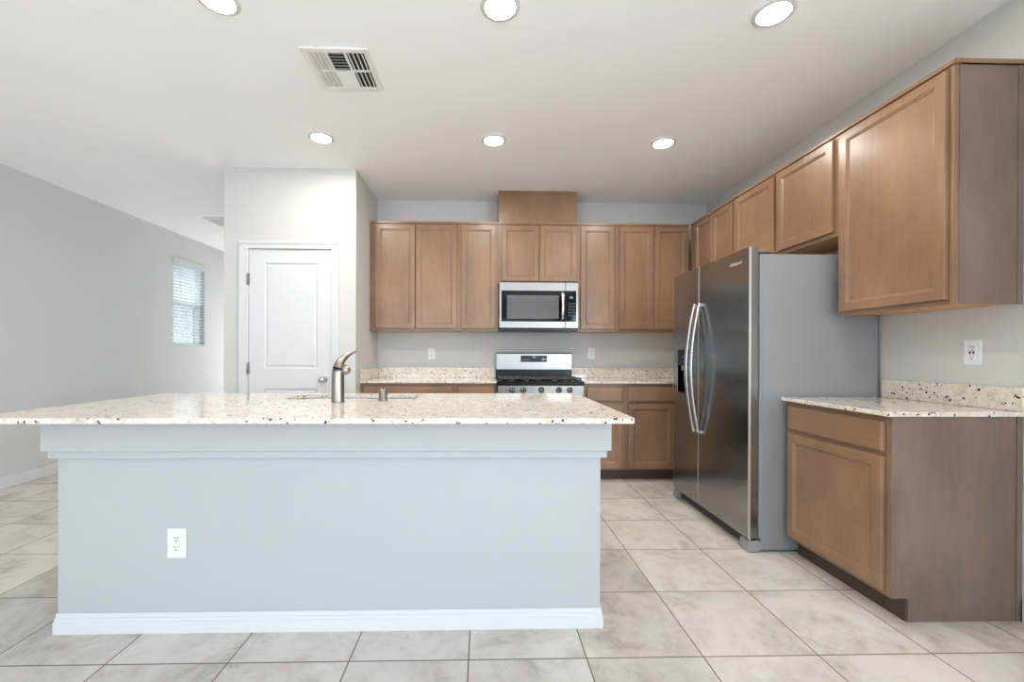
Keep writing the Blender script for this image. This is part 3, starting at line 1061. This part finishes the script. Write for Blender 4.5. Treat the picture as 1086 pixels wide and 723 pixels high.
# badge lettering on the right door
cu = bpy.data.curves.new('logo_text', 'FONT')
cu.body = 'Whirlpool'
cu.size = 0.034
cu.extrude = 0.0006
cu.shear = 0.25
cu.align_x = 'CENTER'
tmp = bpy.data.objects.new('logo_text', cu)
col.objects.link(tmp)
bpy.context.view_layer.update()
me = bpy.data.meshes.new_from_object(tmp.evaluated_get(bpy.context.evaluated_depsgraph_get()))
bpy.data.objects.remove(tmp)
bm = bmesh.new()
bm.from_mesh(me)
xs = [v.co.x for v in bm.verts]
sc = 0.125 / (max(xs) - min(xs))
bm.transform(Matrix.Diagonal((sc, sc, 1, 1)))
bm.transform(Matrix.Translation((0.868, -0.0008, 1.738)) @ Matrix.Rotation(math.pi / 2, 4, 'X'))
part('logo', bm, 'logo', rd, fr)
# base grille, leg covers, hinges
bm = B(0.05, FWD - 0.075, 0.038, 0.076, 0.014, 0.078)
for i in range(3):
    box(bm, 0.05, FWD - 0.075, 0.032, 0.038, 0.020 + i * 0.02, 0.030 + i * 0.02)
part('base_grille', bm, 'darkgrey', t, fr)
for x0, x1 in ((-0.002, 0.07), (FWD - 0.085, FWD)):
    part('leg_cover', B(x0, x1, 0.0, 0.0775, 0.004, 0.064, 0.004, 2), 'fbody', t, fr)
    part('leg', lathe(bmesh.new(), [(0.014, 0.0), (0.014, 0.012)], ((x0 + x1) / 2, 0.12, 0), n=10), 'black', t, fr)
    part('leg', lathe(bmesh.new(), [(0.014, 0.0), (0.014, 0.012)], ((x0 + x1) / 2, 0.72, 0), n=10), 'black', t, fr)
    bm = B(x0 + 0.01, x1 - 0.004, 0.012, 0.066, 0.0645, 0.070, 0.001, 1)
    lathe(bm, [(0.008, 0.066), (0.008, 0.081)], (x1 - 0.02, 0.022, 0), n=12)
    part('lower_hinge', bm, 'chrome', t, fr)
    part('hinge_cover', B(x0 + 0.012, x1 - 0.012, 0.062, 0.15, 1.7802, 1.796, 0.004, 2), 'darkgrey', t, fr)


# ------------------------------------------------------------------ ceiling fixtures
def ceiling_light(x, y, label):
    t = thing('ceiling_light', label, 'ceiling light', (x, y, CEIL), 'round recessed lights in the kitchen ceiling')
    bm = lathe(bmesh.new(), [(0.070, -0.0012), (0.092, -0.0012), (0.093, -0.004), (0.090, -0.007), (0.073, -0.0105), (0.070, -0.0095), (0.070, -0.0012)], (x, y, CEIL), 'z', 36, cap=False)
    part('trim_ring', bm, 'trim', t)
    bm = lathe(bmesh.new(), [(0.0695, -0.0015), (0.0695, -0.0085), (0.06, -0.0095), (0.001, -0.0098)], (x, y, CEIL), 'z', 36)
    part('lens', bm, 'lens', t)
    return t


for y, row in ((3.25, 'row nearer the cabinets'), (2.0, 'row above the island front')):
    for x, w_ in ((-1.225, 'leftmost'), (0.073, 'middle'), (1.369, 'rightmost')):
        ceiling_light(x, y, f'round recessed ceiling light, {w_} of the {row}')


def slat(bm, c, length, width, tilt, along):
    """thin louvre centred at c; tilt about its long axis"""
    hl, hw, th = length / 2, width / 2, 0.0006
    m_ = B(-hl, hl, -hw, hw, -th, th)
    m_.transform(Matrix.Translation(c) @ (Matrix.Rotation(math.pi / 2, 4, 'Z') if along == 'y' else Matrix.Identity(4)) @ Matrix.Rotation(tilt, 4, 'X'))
    me_ = bpy.data.meshes.new('tmp')
    m_.to_mesh(me_)
    m_.free()
    bm.from_mesh(me_)
    bpy.data.meshes.remove(me_)


VX0, VX1, VY0, VY1 = -0.985, -0.618, 2.290, 2.652
t = thing('ceiling_vent', 'white square air vent with angled louvres in the kitchen ceiling', 'vent', ((VX0 + VX1) / 2, (VY0 + VY1) / 2, CEIL))
part('backing', B(VX0 + 0.03, VX1 - 0.03, VY0 + 0.03, VY1 - 0.03, CEIL - 0.003, CEIL - 0.001), 'duct', t)
bm = bmesh.new()
zA, zB = CEIL - 0.011, CEIL - 0.0005
bw = 0.032
box(bm, VX0, VX0 + bw, VY0, VY1, zA, zB, 0.002, 1)
box(bm, VX1 - bw, VX1, VY0, VY1, zA, zB, 0.002, 1)
box(bm, VX0 + bw, VX1 - bw, VY0, VY0 + bw, zA, zB, 0.002, 1)
box(bm, VX0 + bw, VX1 - bw, VY1 - bw, VY1, zA, zB, 0.002, 1)
xa, xb = VX0 + bw, VX1 - bw
wc = (xb - xa)
c1, c2 = xa + wc * 0.33, xa + wc * 0.66
ym = (VY0 + VY1) / 2
for x in (c1, c2):
    box(bm, x - 0.006, x + 0.006, VY0 + bw, VY1 - bw, zA + 0.001, zB - 0.003)
box(bm, xa, c1 - 0.006, ym - 0.006, ym + 0.006, zA + 0.001, zB - 0.003)
box(bm, c2 + 0.006, xb, ym - 0.006, ym + 0.006, zA + 0.001, zB - 0.003)
box(bm, c1 + 0.006, c2 - 0.006, ym - 0.003, ym + 0.003, zA + 0.001, zB - 0.003)
part('frame', bm, 'vent', t)
bm = bmesh.new()
zc = CEIL - 0.008
for i in range(4):
    for (ya, yb) in ((VY0 + bw, ym - 0.006), (ym + 0.006, VY1 - bw)):
        x = xa + 0.010 + i * (c1 - 0.006 - xa) / 4
        slat(bm, (x, (ya + yb) / 2, zc), yb - ya, 0.019, math.radians(-32), 'y')
        x = c2 + 0.006 + 0.012 + i * (xb - c2 - 0.006) / 4
        slat(bm, (x, (ya + yb) / 2, zc), yb - ya, 0.0135, math.radians(40), 'y')
for i in range(6):
    hy = (ym - 0.003 - VY0 - bw)
    slat(bm, ((c1 + c2) / 2, VY0 + bw + 0.009 + i * hy / 6, zc), c2 - c1 - 0.012, 0.014, math.radians(38), 'x')
    slat(bm, ((c1 + c2) / 2, ym + 0.003 + 0.009 + i * hy / 6, zc), c2 - c1 - 0.012, 0.021, math.radians(-22), 'x')
part('louvres', bm, 'vent', t)

# far register in the hallway ceiling
HX0, HX1, HY0, HY1 = -3.36, -3.06, 5.20, 5.52
t = thing('hall_vent', 'small ceiling vent far off beside the pantry wall', 'vent', ((HX0 + HX1) / 2, (HY0 + HY1) / 2, CEIL))
part('backing', B(HX0 + 0.02, HX1 - 0.02, HY0 + 0.02, HY1 - 0.02, CEIL - 0.003, CEIL - 0.001), 'duct', t)
bm = bmesh.new()
for a in ((HX0, HX0 + 0.03, HY0, HY1), (HX1 - 0.03, HX1, HY0, HY1), (HX0 + 0.03, HX1 - 0.03, HY0, HY0 + 0.03), (HX0 + 0.03, HX1 - 0.03, HY1 - 0.03, HY1)):
    box(bm, *a, CEIL - 0.012, CEIL - 0.0005, 0.002, 1)
part('frame', bm, 'vent', t)
bm = bmesh.new()
for i in range(9):
    slat(bm, ((HX0 + HX1) / 2, HY0 + 0.045 + i * 0.029, CEIL - 0.008), HX1 - HX0 - 0.06, 0.019, math.radians(-24), 'x')
part('louvres', bm, 'vent', t)
